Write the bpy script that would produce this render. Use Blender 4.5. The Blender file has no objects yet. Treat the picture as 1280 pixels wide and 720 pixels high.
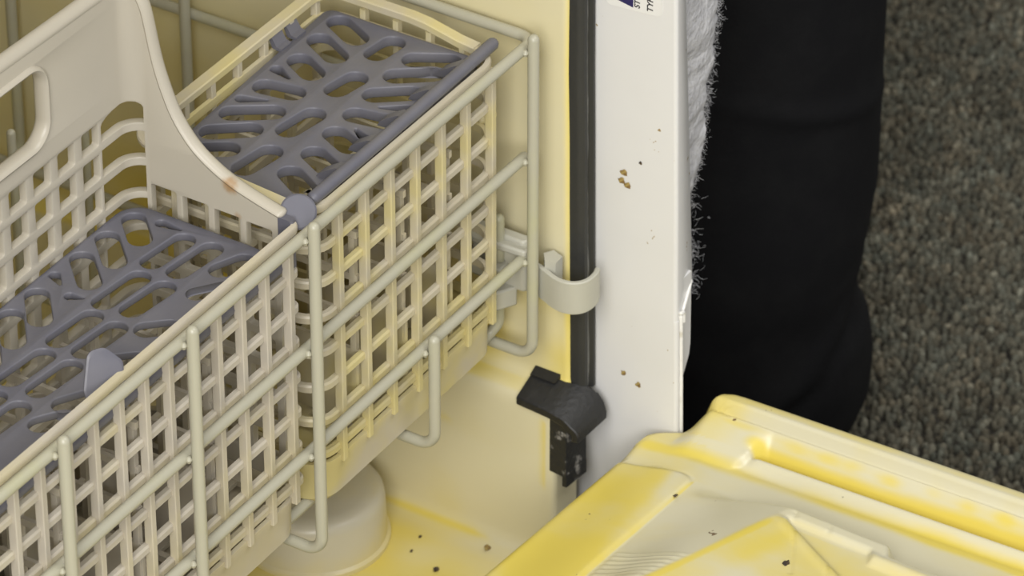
import bpy, bmesh, math, random
from mathutils import Vector, Matrix, noise
import numpy as np
rnd = random.Random(7)
S = 0.08            # one modelling unit = 80 mm (pitch of the rack's posts)
ZF = 4.7            # carpet lies 4.7 units below the rack's top wire
sc = bpy.context.scene
col = sc.collection

def W(p):
    return Vector((p[0] * S, p[1] * S, (p[2] + ZF) * S))

# ------------------------------------------------------------------ camera
cd = bpy.data.cameras.new('camera')
cam = bpy.data.objects.new('camera', cd)
col.objects.link(cam)
cd.sensor_width = 36.0
cd.lens = 6369.05 * 36.0 / 1280.0
cd.clip_start = 0.05
cd.clip_end = 50
cd.dof.use_dof = True
cd.dof.focus_distance = 1.96
cd.dof.aperture_fstop = 26
_r = Vector((0.53345367, -0.84582916, 0.00047302))
_u = Vector((0.48702321, 0.30761647, 0.81742309))
_f = Vector((0.69154579, 0.43582697, -0.57603756))
cm = Matrix((_r, _u, -_f)).transposed().to_4x4()
cm.translation = W((-16.37749, -11.49450, 13.78450))
cam.matrix_world = cm
sc.camera = cam

# ------------------------------------------------------------------ world, lamps, exposure
wd = bpy.data.worlds.new('room_light')
sc.world = wd
wd.use_nodes = True
bg = wd.node_tree.nodes['Background']
bg.inputs[0].default_value = (1.0, 0.99, 0.975, 1)
bg.inputs[1].default_value = 0.36

def area(name, loc, target, size, power, color):
    ld = bpy.data.lights.new(name, 'AREA')
    ld.shape = 'RECTANGLE'
    ld.size, ld.size_y = size
    ld.energy = power
    ld.color = color
    o = bpy.data.objects.new(name, ld)
    col.objects.link(o)
    o.location = loc
    d = Vector(target) - Vector(loc)
    o.rotation_euler = d.to_track_quat('-Z', 'Y').to_euler()
    return o
area('softbox_left', (-1.52, -0.52, 1.80), (0.1, 0.0, 0.25), (1.0, 1.0), 26, (1.0, 0.985, 0.955))
area('softbox_low_left', (-1.66, -1.02, 1.16), (0.1, 0.0, 0.2), (1.0, 0.8), 25, (1.0, 0.985, 0.965))
area('softbox_overhead', (0.25, -0.95, 2.1), (0.12, 0.0, 0.2), (0.8, 0.8), 15, (1.0, 0.985, 0.96))
sc.view_settings.view_transform = 'Standard'
sc.view_settings.look = 'None'
sc.view_settings.gamma = 1
sc.view_settings.exposure = -0.05
sc.view_settings.use_curve_mapping = False

# ------------------------------------------------------------------ materials
def mat(name, c, rough=0.45, c2=None, scale=6.0, lo=0.4, hi=0.65, bump=0.0, bscale=300.0, attr=None,
        speck=None, spec=0.5, detail=4.0, stretch=(1, 1, 1), coat=0.0, aboost=0.6):
    m = bpy.data.materials.new(name)
    m.use_nodes = True
    nt = m.node_tree
    N, Lk = nt.nodes, nt.links
    b = N['Principled BSDF']
    b.inputs['Roughness'].default_value = rough
    b.inputs['Specular IOR Level'].default_value = spec
    b.inputs['Coat Weight'].default_value = coat
    tc = N.new('ShaderNodeTexCoord')
    mp = N.new('ShaderNodeMapping')
    mp.inputs['Scale'].default_value = stretch
    Lk.new(tc.outputs['Object'], mp.inputs['Vector'])
    out = None
    rgb = N.new('ShaderNodeRGB')
    rgb.outputs[0].default_value = (*c, 1)
    out = rgb.outputs[0]
    def mix(fac, a, colr):
        x = N.new('ShaderNodeMix')
        x.data_type = 'RGBA'
        Lk.new(fac, x.inputs['Factor'])
        Lk.new(a, x.inputs['A'])
        if isinstance(colr, tuple):
            x.inputs['B'].default_value = (*colr, 1)
        else:
            Lk.new(colr, x.inputs['B'])
        return x.outputs['Result']
    def ramp(src, l, h):
        r = N.new('ShaderNodeMapRange')
        r.inputs['From Min'].default_value = l
        r.inputs['From Max'].default_value = h
        r.interpolation_type = 'SMOOTHSTEP'
        Lk.new(src, r.inputs['Value'])
        return r.outputs['Result']
    if c2 is not None:
        nz = N.new('ShaderNodeTexNoise')
        nz.inputs['Scale'].default_value = scale
        nz.inputs['Detail'].default_value = detail
        nz.inputs['Roughness'].default_value = 0.6
        Lk.new(mp.outputs['Vector'], nz.inputs['Vector'])
        if attr:
            at = N.new('ShaderNodeAttribute')
            at.attribute_name = attr
            ad = N.new('ShaderNodeMath')
            ad.operation = 'MULTIPLY_ADD'
            Lk.new(at.outputs['Fac'], ad.inputs[0])
            ad.inputs[1].default_value = aboost
            Lk.new(nz.outputs['Fac'], ad.inputs[2])
            f = ramp(ad.outputs[0], lo, hi)
        else:
            f = ramp(nz.outputs['Fac'], lo, hi)
        out = mix(f, out, c2)
    if speck:
        sc_, thr, scol = speck
        n2 = N.new('ShaderNodeTexNoise')
        n2.inputs['Scale'].default_value = sc_
        n2.inputs['Detail'].default_value = 1.0
        Lk.new(tc.outputs['Object'], n2.inputs['Vector'])
        n3 = N.new('ShaderNodeTexNoise')
        n3.inputs['Scale'].default_value = sc_ * 0.12
        Lk.new(tc.outputs['Object'], n3.inputs['Vector'])
        mu = N.new('ShaderNodeMath')
        mu.operation = 'MULTIPLY'
        Lk.new(n2.outputs['Fac'], mu.inputs[0])
        Lk.new(n3.outputs['Fac'], mu.inputs[1])
        out = mix(ramp(mu.outputs[0], thr, thr + 0.02), out, scol)
    Lk.new(out, b.inputs['Base Color'])
    if bump:
        nb = N.new('ShaderNodeTexNoise')
        nb.inputs['Scale'].default_value = bscale
        nb.inputs['Detail'].default_value = 3
        Lk.new(tc.outputs['Object'], nb.inputs['Vector'])
        bp = N.new('ShaderNodeBump')
        bp.inputs['Strength'].default_value = bump
        bp.inputs['Distance'].default_value = 0.001
        Lk.new(nb.outputs['Fac'], bp.inputs['Height'])
        Lk.new(bp.outputs['Normal'], b.inputs['Normal'])
    return m

M_tub = mat('tub_plastic', (0.70, 0.64, 0.42), 0.42, (0.74, 0.60, 0.12), 9, 0.55, 1.2, attr='stain', aboost=0.8, bump=0.05, bscale=90, stretch=(1, 0.45, 1))
M_door = mat('door_liner_plastic', (0.62, 0.58, 0.41), 0.33, (0.68, 0.55, 0.10), 22, 0.55, 1.2, attr='stain', aboost=0.85,
             speck=(300, 0.478, (0.17, 0.11, 0.05)), bump=0.06, bscale=120, stretch=(1, 0.5, 1))
M_basket = mat('basket_plastic', (0.52, 0.475, 0.395), 0.4, (0.55, 0.49, 0.33), 14, 0.45, 0.68, bump=0.05, bscale=250)
M_basket_y = mat('yellowed_basket_plastic', (0.53, 0.48, 0.37), 0.4, (0.60, 0.52, 0.24), 16, 0.42, 0.68, bump=0.05, bscale=250)
M_handle = mat('handle_plastic', (0.495, 0.457, 0.378), 0.36, (0.37, 0.23, 0.11), 60, 0.75, 1.15, attr='stain', bump=0.04, bscale=250, aboost=0.7)
M_wire = mat('vinyl_coated_wire', (0.42, 0.405, 0.315), 0.32, (0.44, 0.43, 0.27), 18, 0.5, 0.75, bump=0.04, bscale=260)
M_lid = mat('grey_lid_plastic', (0.123, 0.123, 0.152), 0.42, (0.146, 0.144, 0.166), 25, 0.4, 0.7, bump=0.08, bscale=320)
M_hook = mat('grey_clip_plastic', (0.44, 0.43, 0.36), 0.38, (0.47, 0.46, 0.39), 20, 0.4, 0.7)
M_frame = mat('white_enamel', (0.70, 0.695, 0.685), 0.3, (0.66, 0.655, 0.635), 7, 0.4, 0.75,
              speck=(330, 0.468, (0.33, 0.23, 0.10)), bump=0.03, bscale=200)
M_raw = mat('chipped_enamel_edge', (0.78, 0.77, 0.74), 0.25, (0.6, 0.57, 0.5), 120, 0.5, 0.7, bump=0.4, bscale=300)
M_gasket = mat('black_rubber_gasket', (0.025, 0.0255, 0.0245), 0.5, (0.22, 0.22, 0.215), 220, 0.72, 1.05, bump=0.25, bscale=350, stretch=(1, 1, 0.14), attr='stain', aboost=0.42)
M_black = mat('black_rubber_seal', (0.014, 0.014, 0.014), 0.5, (0.03, 0.03, 0.03), 60, 0.55, 0.75, bump=0.3, bscale=420)
M_blackrough = mat('black_rubber_with_limescale', (0.016, 0.016, 0.015), 0.6, (0.25, 0.24, 0.22), 150, 0.56, 0.70, bump=0.6, bscale=330)
M_float = mat('float_plastic', (0.58, 0.54, 0.42), 0.34, (0.66, 0.57, 0.28), 12, 0.55, 0.85, attr='stain', bump=0.03, bscale=200)
M_wool = mat('glass_wool', (0.50, 0.50, 0.52), 0.95, (0.68, 0.68, 0.70), 130, 0.35, 0.7, bump=1.0, bscale=420, spec=0.1)
M_cloth = mat('black_trouser_cloth', (0.0048, 0.0048, 0.0056), 0.85, (0.0075, 0.0075, 0.008), 30, 0.4, 0.7, bump=0.35, bscale=900, spec=0.2)
M_shoe = mat('black_shoe_leather', (0.012, 0.012, 0.012), 0.5, bump=0.2, bscale=500)
M_carpet = mat('carpet_backing', (0.03, 0.028, 0.024), 0.95, (0.06, 0.055, 0.045), 200, 0.35, 0.7, bump=1.0, bscale=350, spec=0.1)
M_sticker = mat('sticker_paper', (0.78, 0.775, 0.755), 0.4)
M_ink = mat('black_ink', (0.02, 0.02, 0.025), 0.5)
M_navy = mat('navy_ink', (0.025, 0.02, 0.10), 0.45)
M_crumb = mat('dark_crumb', (0.035, 0.025, 0.018), 0.7, (0.09, 0.06, 0.03), 400, 0.4, 0.6)
M_rust = mat('brown_food_residue', (0.40, 0.30, 0.10), 0.6, (0.20, 0.12, 0.04), 500, 0.4, 0.6)
M_wheel = mat('rack_wheel_plastic', (0.5, 0.48, 0.40), 0.45)

def pile_material():
    m = bpy.data.materials.new('carpet_loops')
    m.use_nodes = True
    nt = m.node_tree
    b = nt.nodes['Principled BSDF']
    b.inputs['Roughness'].default_value = 0.9
    b.inputs['Specular IOR Level'].default_value = 0.15
    at = nt.nodes.new('ShaderNodeAttribute')
    at.attribute_name = 'tone'
    nt.links.new(at.outputs['Color'], b.inputs['Base Color'])
    return m
M_pile = pile_material()

# ------------------------------------------------------------------ mesh helpers
class MB:
    def __init__(self):
        self.v, self.f, self.st = [], [], {}
    def add(self, vs, fs):
        n = len(self.v)
        self.v += [tuple(p) for p in vs]
        self.f += [tuple(i + n for i in f) for f in fs]
    def box(self, x0, x1, y0, y1, z0, z1):
        self.add([(x, y, z) for z in (z0, z1) for y in (y0, y1) for x in (x0, x1)],
                 [(0, 2, 3, 1), (4, 5, 7, 6), (0, 1, 5, 4), (2, 6, 7, 3), (0, 4, 6, 2), (1, 3, 7, 5)])
    def prism(self, pts, axis, a, b):
        """polygon pts (2D) extruded along axis from a to b"""
        def mk(p, t):
            return {'x': (t, p[0], p[1]), 'y': (p[0], t, p[1]), 'z': (p[0], p[1], t)}[axis]
        n = len(pts)
        vs = [mk(p, a) for p in pts] + [mk(p, b) for p in pts]
        fs = [(i, (i + 1) % n, n + (i + 1) % n, n + i) for i in range(n)]
        fs += [tuple(range(n - 1, -1, -1)), tuple(range(n, 2 * n))]
        self.add(vs, fs)
    def cbox(self, x0, x1, y0, y1, z0, z1, c):
        """vertical bar with chamfered long edges"""
        self.prism([(x0 + c, y0), (x1 - c, y0), (x1, y0 + c), (x1, y1 - c), (x1 - c, y1), (x0 + c, y1), (x0, y1 - c), (x0, y0 + c)], 'z', z0, z1)
    def tube(self, path, r, n=12, cap=True, closed=False, flat=1.0):
        P = [Vector(p) for p in path]
        m = len(P)
        T = []
        for i in range(m):
            if closed:
                t = (P[(i + 1) % m] - P[i - 1])
            else:
                t = P[min(i + 1, m - 1)] - P[max(i - 1, 0)]
            T.append(t.normalized())
        ref = Vector((0, 0, 1)) if abs(T[0].z) < 0.9 else Vector((1, 0, 0))
        a = (ref - T[0] * ref.dot(T[0])).normalized()
        rings = []
        for i in range(m):
            a = (a - T[i] * a.dot(T[i])).normalized()
            b = T[i].cross(a)
            rings.append((P[i], a.copy(), b, T[i]))
        vs, fs = [], []
        def ring(c, a, b, rr):
            for k in range(n):
                q = 2 * math.pi * k / n
                vs.append(c + a * (math.cos(q) * rr) + b * (math.sin(q) * rr * flat))
        seq = []
        if cap and not closed:
            c, a, b, t = rings[0]
            for q in (0.25, 0.6, 0.88):
                seq.append((c - t * (r * math.cos(q * math.pi / 2)), a, b, r * math.sin(q * math.pi / 2)))
        for c, a, b, t in rings:
            seq.append((c, a, b, r))
        if cap and not closed:
            c, a, b, t = rings[-1]
            for q in (0.88, 0.6, 0.25):
                seq.append((c + t * (r * math.cos(q * math.pi / 2)), a, b, r * math.sin(q * math.pi / 2)))
        for s in seq:
            ring(*s)
        k = len(seq)
        rg = k if closed else k - 1
        for i in range(rg):
            for j in range(n):
                p, q2 = i * n, ((i + 1) % k) * n
                fs.append((p + j, p + (j + 1) % n, q2 + (j + 1) % n, q2 + j))
        if not closed:
            fs.append(tuple(range(n - 1, -1, -1)))
            fs.append(tuple((k - 1) * n + j for j in range(n)))
        self.add(vs, fs)
    def sweep(self, path, prof, closed=True):
        """profile (outward offset, z) swept along a flat path of (x, y); outward is to the right of travel"""
        m = len(path)
        vs, fs = [], []
        k = len(prof)
        for i in range(m):
            p = Vector(path[i])
            if closed:
                a, b = Vector(path[i - 1]), Vector(path[(i + 1) % m])
            else:
                a, b = Vector(path[max(i - 1, 0)]), Vector(path[min(i + 1, m - 1)])
            t = (b - a).normalized()
            nn = Vector((t.y, -t.x))
            for o, z in prof:
                vs.append((p.x + nn.x * o, p.y + nn.y * o, z))
        for i in range(m if closed else m - 1):
            for j in range(k):
                p, q = i * k, ((i + 1) % m) * k
                fs.append((p + j, p + (j + 1) % k, q + (j + 1) % k, q + j))
        if not closed:
            fs.append(tuple(range(k - 1, -1, -1)))
            fs.append(tuple((m - 1) * k + j for j in range(k)))
        self.add(vs, fs)
    def lathe(self, c, prof, n=64):
        vs, fs = [], []
        k = len(prof)
        for i in range(n):
            q = 2 * math.pi * i / n
            for r, z in prof:
                vs.append((c[0] + r * math.cos(q), c[1] + r * math.sin(q), c[2] + z))
        for i in range(n):
            for j in range(k - 1):
                p, q = i * k, ((i + 1) % n) * k
                fs.append((p + j, q + j, q + j + 1, p + j + 1))
        self.add(vs, fs)
    def mesh(self, name, m, origin=(0, 0, 0), smooth=True, angle=40, stain=None):
        me = bpy.data.meshes.new(name)
        o = Vector(origin)
        me.from_pydata([(Vector(p) - o) * S for p in self.v], [], self.f)
        me.materials.append(m)
        bm = bmesh.new()
        bm.from_mesh(me)
        bmesh.ops.recalc_face_normals(bm, faces=bm.faces)
        if smooth:
            for f in bm.faces:
                f.smooth = True
            lim = math.radians(angle)
            for e in bm.edges:
                if len(e.link_faces) == 2 and e.calc_face_angle(0) > lim:
                    e.smooth = False
        bm.to_mesh(me)
        bm.free()
        if stain is not None:
            at = me.attributes.new('stain', 'FLOAT', 'POINT')
            at.data.foreach_set('value', np.array([stain(p) for p in self.v], dtype=np.float32))
        return me
    def build(self, name, m, parent=None, **kw):
        org = ORG.get(parent.as_pointer(), (0, 0, 0)) if parent else kw.pop('origin', (0, 0, 0))
        kw.pop('origin', None)
        me = self.mesh(name, m, origin=org, **kw)
        return link(name, me, parent, org)
ORG = {}
def link(name, me, parent, org=(0, 0, 0)):
    ob = bpy.data.objects.new(name, me)
    col.objects.link(ob)
    if parent:
        ob.parent = parent
        ORG[ob.as_pointer()] = org
    else:
        ob.location = W(org)
    return ob
def thing(name, label, cat, loc, group=None):
    o = bpy.data.objects.new(name, None)
    o.empty_display_size = 0.02
    col.objects.link(o)
    o.location = W(loc)
    o['label'] = label
    o['category'] = cat
    if group:
        o['group'] = group
    ORG[o.as_pointer()] = loc
    return o
def copy_at(o, d):
    c = o.copy()
    col.objects.link(c)
    c.location = o.location + Vector(d) * S
    return c
def fillet(pts, r, n=6):
    """polyline with rounded corners"""
    P = [Vector(p) for p in pts]
    out = [P[0]]
    for i in range(1, len(P) - 1):
        a, b = (P[i - 1] - P[i]), (P[i + 1] - P[i])
        la, lb = a.length, b.length
        a.normalize(); b.normalize()
        ang = a.angle(b)
        d = min(r / math.tan(ang / 2), la * 0.49, lb * 0.49)
        rr = d * math.tan(ang / 2)
        bis = (a + b).normalized()
        c = P[i] + bis * (rr / math.sin(ang / 2))
        s, e = P[i] + a * d - c, P[i] + b * d - c
        th = s.angle(e)
        for k in range(n + 1):
            t = k / n
            out.append(c + (s * math.sin((1 - t) * th) + e * math.sin(t * th)) / math.sin(th))
    out.append(P[-1])
    return out
def rrect(x0, x1, y0, y1, r, n=6):
    """counter-clockwise rounded rectangle; outward is to the right of travel"""
    out = []
    for cx, cy, a0 in ((x1 - r, y0 + r, -90), (x1 - r, y1 - r, 0), (x0 + r, y1 - r, 90), (x0 + r, y0 + r, 180)):
        for k in range(n + 1):
            q = math.radians(a0 + 90 * k / n)
            out.append((cx + r * math.cos(q), cy + r * math.sin(q)))
    return out
def smooth01(x, a, b):
    t = min(1, max(0, (x - a) / (b - a)))
    return t * t * (3 - 2 * t)
def plate(outer, holes, t, bev):
    """flat plate with holes, thickness t; returns bmesh in the xy plane (z from -t/2 to t/2)"""
    cu = bpy.data.curves.new('outline', 'CURVE')
    cu.dimensions = '2D'
    cu.fill_mode = 'BOTH'
    cu.extrude = max(t / 2 - bev, 1e-4)
    cu.bevel_depth = bev
    cu.bevel_resolution = 1
    cu.offset = -bev
    for loop in [outer] + holes:
        sp = cu.splines.new('POLY')
        sp.points.add(len(loop) - 1)
        for p, q in zip(sp.points, loop):
            p.co = (q[0], q[1], 0, 1)
        sp.use_cyclic_u = True
    ob = bpy.data.objects.new('outline', cu)
    col.objects.link(ob)
    dg = bpy.context.evaluated_depsgraph_get()
    me = bpy.data.meshes.new_from_object(ob.evaluated_get(dg))
    bm = bmesh.new()
    bm.from_mesh(me)
    bpy.data.objects.remove(ob)
    bpy.data.curves.remove(cu)
    bpy.data.meshes.remove(me)
    bmesh.ops.remove_doubles(bm, verts=bm.verts, dist=1e-5)
    return bm
def bm_to_mb(bm, fn=None):
    mb = MB()
    bm.verts.index_update()
    vs = [v.co.copy() for v in bm.verts]
    if fn:
        vs = [fn(v) for v in vs]
    mb.add(vs, [[v.index for v in f.verts] for f in bm.faces])
    bm.free()
    return mb
def stadium(x0, y0, x1, y1, r, r2=None, n=8):
    r2 = r if r2 is None else r2
    a = math.atan2(y1 - y0, x1 - x0)
    out = []
    for k in range(n + 1):
        q = a - math.pi / 2 + math.pi * k / n
        out.append((x1 + r2 * math.cos(q), y1 + r2 * math.sin(q)))
    for k in range(n + 1):
        q = a + math.pi / 2 + math.pi * k / n
        out.append((x0 + r * math.cos(q), y0 + r * math.sin(q)))
    return out

# ------------------------------------------------------------------ floor: carpet
fl = MB()
fl.box(-40, 40, -40, 40, -4.85, -4.72)
floor = fl.build('floor', M_carpet, origin=(0, 0, -4.72))
floor['kind'] = 'structure'
floor['label'] = 'dark grey brown looped carpet floor'
ORG[floor.as_pointer()] = (0, 0, -4.72)
def carpet_pile():
    g = np.random.default_rng(3)
    pts = []
    st = 0.046
    x = 4.2
    while x < 13.2:
        yc = -0.9 + (x - 5.5) * 0.50
        y = yc - 1.7
        while y < yc + 1.7:
            pts.append((x + g.normal(0, .012), y + g.normal(0, .012)))
            y += st
        x += st
    pts = np.array(pts)
    n = len(pts)
    base = [(0, 0, 1.0)]
    for zz, rr in ((0.62, 0.8), (-0.1, 1.0)):
        for k in range(6):
            q = 2 * math.pi * (k + (0.5 if zz > 0.3 else 0)) / 6
            base.append((rr * math.cos(q), rr * math.sin(q), zz))
    base = np.array(base)
    faces = [(0, 1 + k, 1 + (k + 1) % 6) for k in range(6)]
    for k in range(6):
        faces.append((1 + k, 7 + k, 7 + (k + 1) % 6))
        faces.append((1 + k, 7 + (k + 1) % 6, 1 + (k + 1) % 6))
    faces = np.array(faces)
    sx = g.uniform(.020, .034, n); sy = g.uniform(.018, .030, n); sz = g.uniform(.03, .062, n)
    rot = g.uniform(0, 6.28, n)
    lx, ly = g.normal(0, .006, n), g.normal(0, .006, n)
    bx = base[None, :, 0] * sx[:, None]; by = base[None, :, 1] * sy[:, None]; bz = base[None, :, 2] * sz[:, None]
    c, s = np.cos(rot)[:, None], np.sin(rot)[:, None]
    vx = bx * c - by * s + pts[:, 0:1] + lx[:, None] * (bz > 0.01)
    vy = bx * s + by * c + pts[:, 1:2] + ly[:, None] * (bz > 0.01)
    vz = bz + 0.006
    V = np.stack([vx, vy, vz], -1).reshape(-1, 3) * S
    F = (faces[None] + (np.arange(n) * 13)[:, None, None]).reshape(-1, 3)
    me = bpy.data.meshes.new('carpet_pile')
    me.vertices.add(len(V)); me.vertices.foreach_set('co', V.ravel())
    me.loops.add(F.size); me.loops.foreach_set('vertex_index', F.ravel().astype(np.int32))
    me.polygons.add(len(F)); me.polygons.foreach_set('loop_start', np.arange(0, F.size, 3).astype(np.int32))
    me.polygons.foreach_set('use_smooth', np.ones(len(F), dtype=bool))
    me.update(calc_edges=True)
    patch = np.array([noise.noise((p[0] * 2.2, p[1] * 2.2, 0)) for p in pts])
    tone = (0.115 + 0.035 * patch) * np.exp(g.normal(0, .27, n))
    warm = np.clip(np.array([noise.noise((p[0] * 4, p[1] * 4, 7)) for p in pts]) + g.normal(0, .45, n), -1, 1)
    rgb = np.stack([tone * (1.0 + .07 * warm), tone * (0.945 - .01 * warm), tone * (0.71 - .05 * warm), np.ones(n)], -1)
    at = me.attributes.new('tone', 'FLOAT_COLOR', 'POINT')
    at.data.foreach_set('color', np.repeat(rgb, 13, axis=0).astype(np.float32).ravel())
    me.materials.append(M_pile)
    o = link('carpet_pile', me, floor, (0, 0, -4.72))
    o['kind'] = 'stuff'
carpet_pile()

# ------------------------------------------------------------------ dishwasher: tub
dw = thing('dishwasher', 'open dishwasher with yellowed tub, white frame and lowered door', 'dishwasher', (-1.2, 3.0, -4.7))
def tub_wall():
    # profile of the right-hand side in (x, z) from the top down to the floor and across it
    prof = [(2.15, 5.0)]
    z = 4.6
    while z > 0.4:
        prof.append((2.15, z)); z -= 0.5
    while z > -2.06:
        prof.append((2.15, z)); z -= 0.06
    prof += [(2.149, -2.10), (2.143, -2.125), (2.128, -2.145), (2.11, -2.155), (2.09, -2.162), (2.07, -2.169), (2.05, -2.177), (2.032, -2.19), (2.015, -2.21), (2.004, -2.24), (2.0, -2.28)]
    z = -2.33
    while z > -3.13:
        prof.append((2.0, z)); z -= 0.05
    prof += [(1.998, -3.15), (1.99, -3.185), (1.972, -3.212), (1.945, -3.226), (1.91, -3.231)]
    x = 1.86
    while x > 0.4:
        prof.append((x, -3.232)); x -= 0.05
    prof += [(-1, -3.232), (-3, -3.232), (-4.4, -3.232)]
    ys = [7.0, 6.0, 5.0, 4.2, 3.6, 3.2, 2.8, 2.5]
    y = 2.3
    while y > -0.1:
        ys.append(y); y -= 0.045
    ys += [-0.09, -0.105, -0.12]
    def outw(i):
        a = Vector(prof[max(i - 1, 0)]); b = Vector(prof[min(i + 1, len(prof) - 1)])
        t = (b - a).normalized()
        n = Vector((-t.y, t.x))
        return n if n.x * 1 + n.y * -1 > 0 else -n
    mb = MB()
    cols = [(y, 0.0) for y in ys]
    R_ = 0.035
    for k in range(1, 5):
        q = math.pi / 2 * k / 4
        cols.append((-0.12 - R_ * math.sin(q), R_ * (1 - math.cos(q))))
    cols += [(-0.155, 0.1), (-0.155, 0.22)]
    vs = []
    for (y, off) in cols:
        for i, p in enumerate(prof):
            o = outw(i) * off
            if off > 0.05 and p[1] < -2.1 and p[0] > 2.0:
                o = Vector((off, 0))
            zt = p[1]
            dy = -0.012 * max(0, min(2.4, -zt + 0.2)) if y < 0.3 and zt > -2.2 else (-0.012 * 2.4 if y < 0.3 else 0)
            vs.append((p[0] + o.x, y + dy, p[1] + o.y))
    n = len(prof)
    fs = []
    for a in range(len(cols) - 1):
        for i in range(n - 1):
            fs.append((a * n + i, a * n + i + 1, (a + 1) * n + i + 1, (a + 1) * n + i))
    mb.add(vs, fs)
    # the far shell: floor left part, left side, back and roof
    mb.add([(-4.4, 7, -3.232), (-4.4, -0.15, -3.232), (-4.65, -0.15, -3.0), (-4.65, 7, -3.0), (-4.65, -0.15, 5), (-4.65, 7, 5), (2.15, -0.15, 5), (2.15, 7, 5), (2.0, 7, -3.232)],
           [(0, 1, 2, 3), (3, 2, 4, 5), (5, 4, 6, 7), (8, 0, 3, 5, 7)])
    def stain(p):
        x, y, z = p
        s = 0.12
        nz = noise.noise((x * 3, y * 3, z * 3))
        if z > -2.16 and x > 2.1:                      # upper wall
            s = max(s, 0.72 * (1 - smooth01(y, -0.165, -0.105)))
            low = smooth01(-z, 1.0, 2.0)
            s = max(s, low * (0.55 + 0.4 * nz))
            s = max(s, 0.55 * smooth01(-z, 1.85, 2.02) * (1 - smooth01(-z, 2.06, 2.15)) * (0.8 + nz))
        elif z > -2.30 and x > 1.99:                   # ledge
            s = max(s, (0.72 + 0.5 * nz) * smooth01(y, -0.10, 0.15) * (1 - smooth01(-z, 2.185, 2.225)) + 0.1)
        elif x > 1.97:                                 # lower wall
            s = max(s, 0.62 * (1 - smooth01(abs(y + 0.10), 0.012, 0.045)) * (1 - smooth01(-z, 2.7, 2.85)))
            s = max(s, 0.45 * (1 - smooth01(abs(z + 2.53) + abs(y - 0.52), 0.02, 0.11)))
            s = max(s, 0.10 + 0.25 * nz)
        else:                                          # floor
            s = max(s, 0.50 + 0.4 * nz - 0.25 * smooth01(x, 1.8, 1.92))
        if x > 1.9 and z < -3.1:
            dd = math.hypot(x - 1.975, z + 3.215)
            s = max(s, 0.75 * math.exp(-(dd / 0.035) ** 2) * smooth01(y, 0.12, 0.35) * (1 - smooth01(y, 0.7, 1.3)))
        return s
    mb.build('tub', M_tub, dw, stain=stain, angle=60)
tub_wall()

# float cap on the tub floor
fc = MB()
r0 = 0.385
prof = [(0.0, 0.335), (r0 - 0.10, 0.335), (r0 - 0.05, 0.33), (r0 - 0.018, 0.315), (r0 - 0.002, 0.29), (r0 + 0.003, 0.26), (r0 + 0.012, 0.04), (r0 + 0.03, 0.025), (r0 + 0.03, 0.0), (0.0, 0.0)]
fc.lathe((1.52, 1.05, -3.231), prof, 72)
fl_ = fc.build('float_cap', M_float, dw, stain=lambda p: 0.55 * (1 - smooth01(p[2], -3.23, -3.12)) + 0.25 * smooth01(p[2], -2.93, -2.90), angle=35)
fl_['label'] = 'cream round cap on the tub floor'

bs = MB()
bs.box(-4.6, 2.28, 0.25, 6.9, -4.7, -3.27)
bs.build('base', M_black, dw, smooth=False)

# gasket strip in the channel round the opening
gk = MB()
gp = [(2.163, -0.10), (2.163, -0.185), (2.170, -0.205), (2.186, -0.222), (2.204, -0.226), (2.220, -0.218), (2.232, -0.206), (2.244, -0.204), (2.254, -0.214), (2.268, -0.226), (2.284, -0.226), (2.296, -0.212), (2.300, -0.19), (2.300, -0.10)]
lv = [4.9, 2.5, 0.6, 0.2, -0.2, -0.6, -1.0, -1.4, -1.8, -2.19]
vs, fs = [], []
for z in lv:
    d = -0.012 * (0.3 - z) if z < 0.3 else 0
    w = 0.004 * noise.noise((z * 2.1, 0, 0))
    vs += [(x + w, y + d, z) for x, y in gp]
k = len(gp)
for i in range(len(lv) - 1):
    for j in range(k):
        fs.append((i * k + j, i * k + (j + 1) % k, (i + 1) * k + (j + 1) % k, (i + 1) * k + j))
fs.append(tuple(range(k)))
fs.append(tuple((len(lv) - 1) * k + j for j in range(k - 1, -1, -1)))
gk.add(vs, fs)
_top = len(gp)
gk_worn = [1.0 if i % _top == 7 else (0.35 if i % _top in (3, 10) else 0.0) for i in range(len(gk.v))]
_it = iter(gk_worn)
gk.build('gasket', M_gasket, dw, angle=30, stain=lambda p: next(_it))

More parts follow.
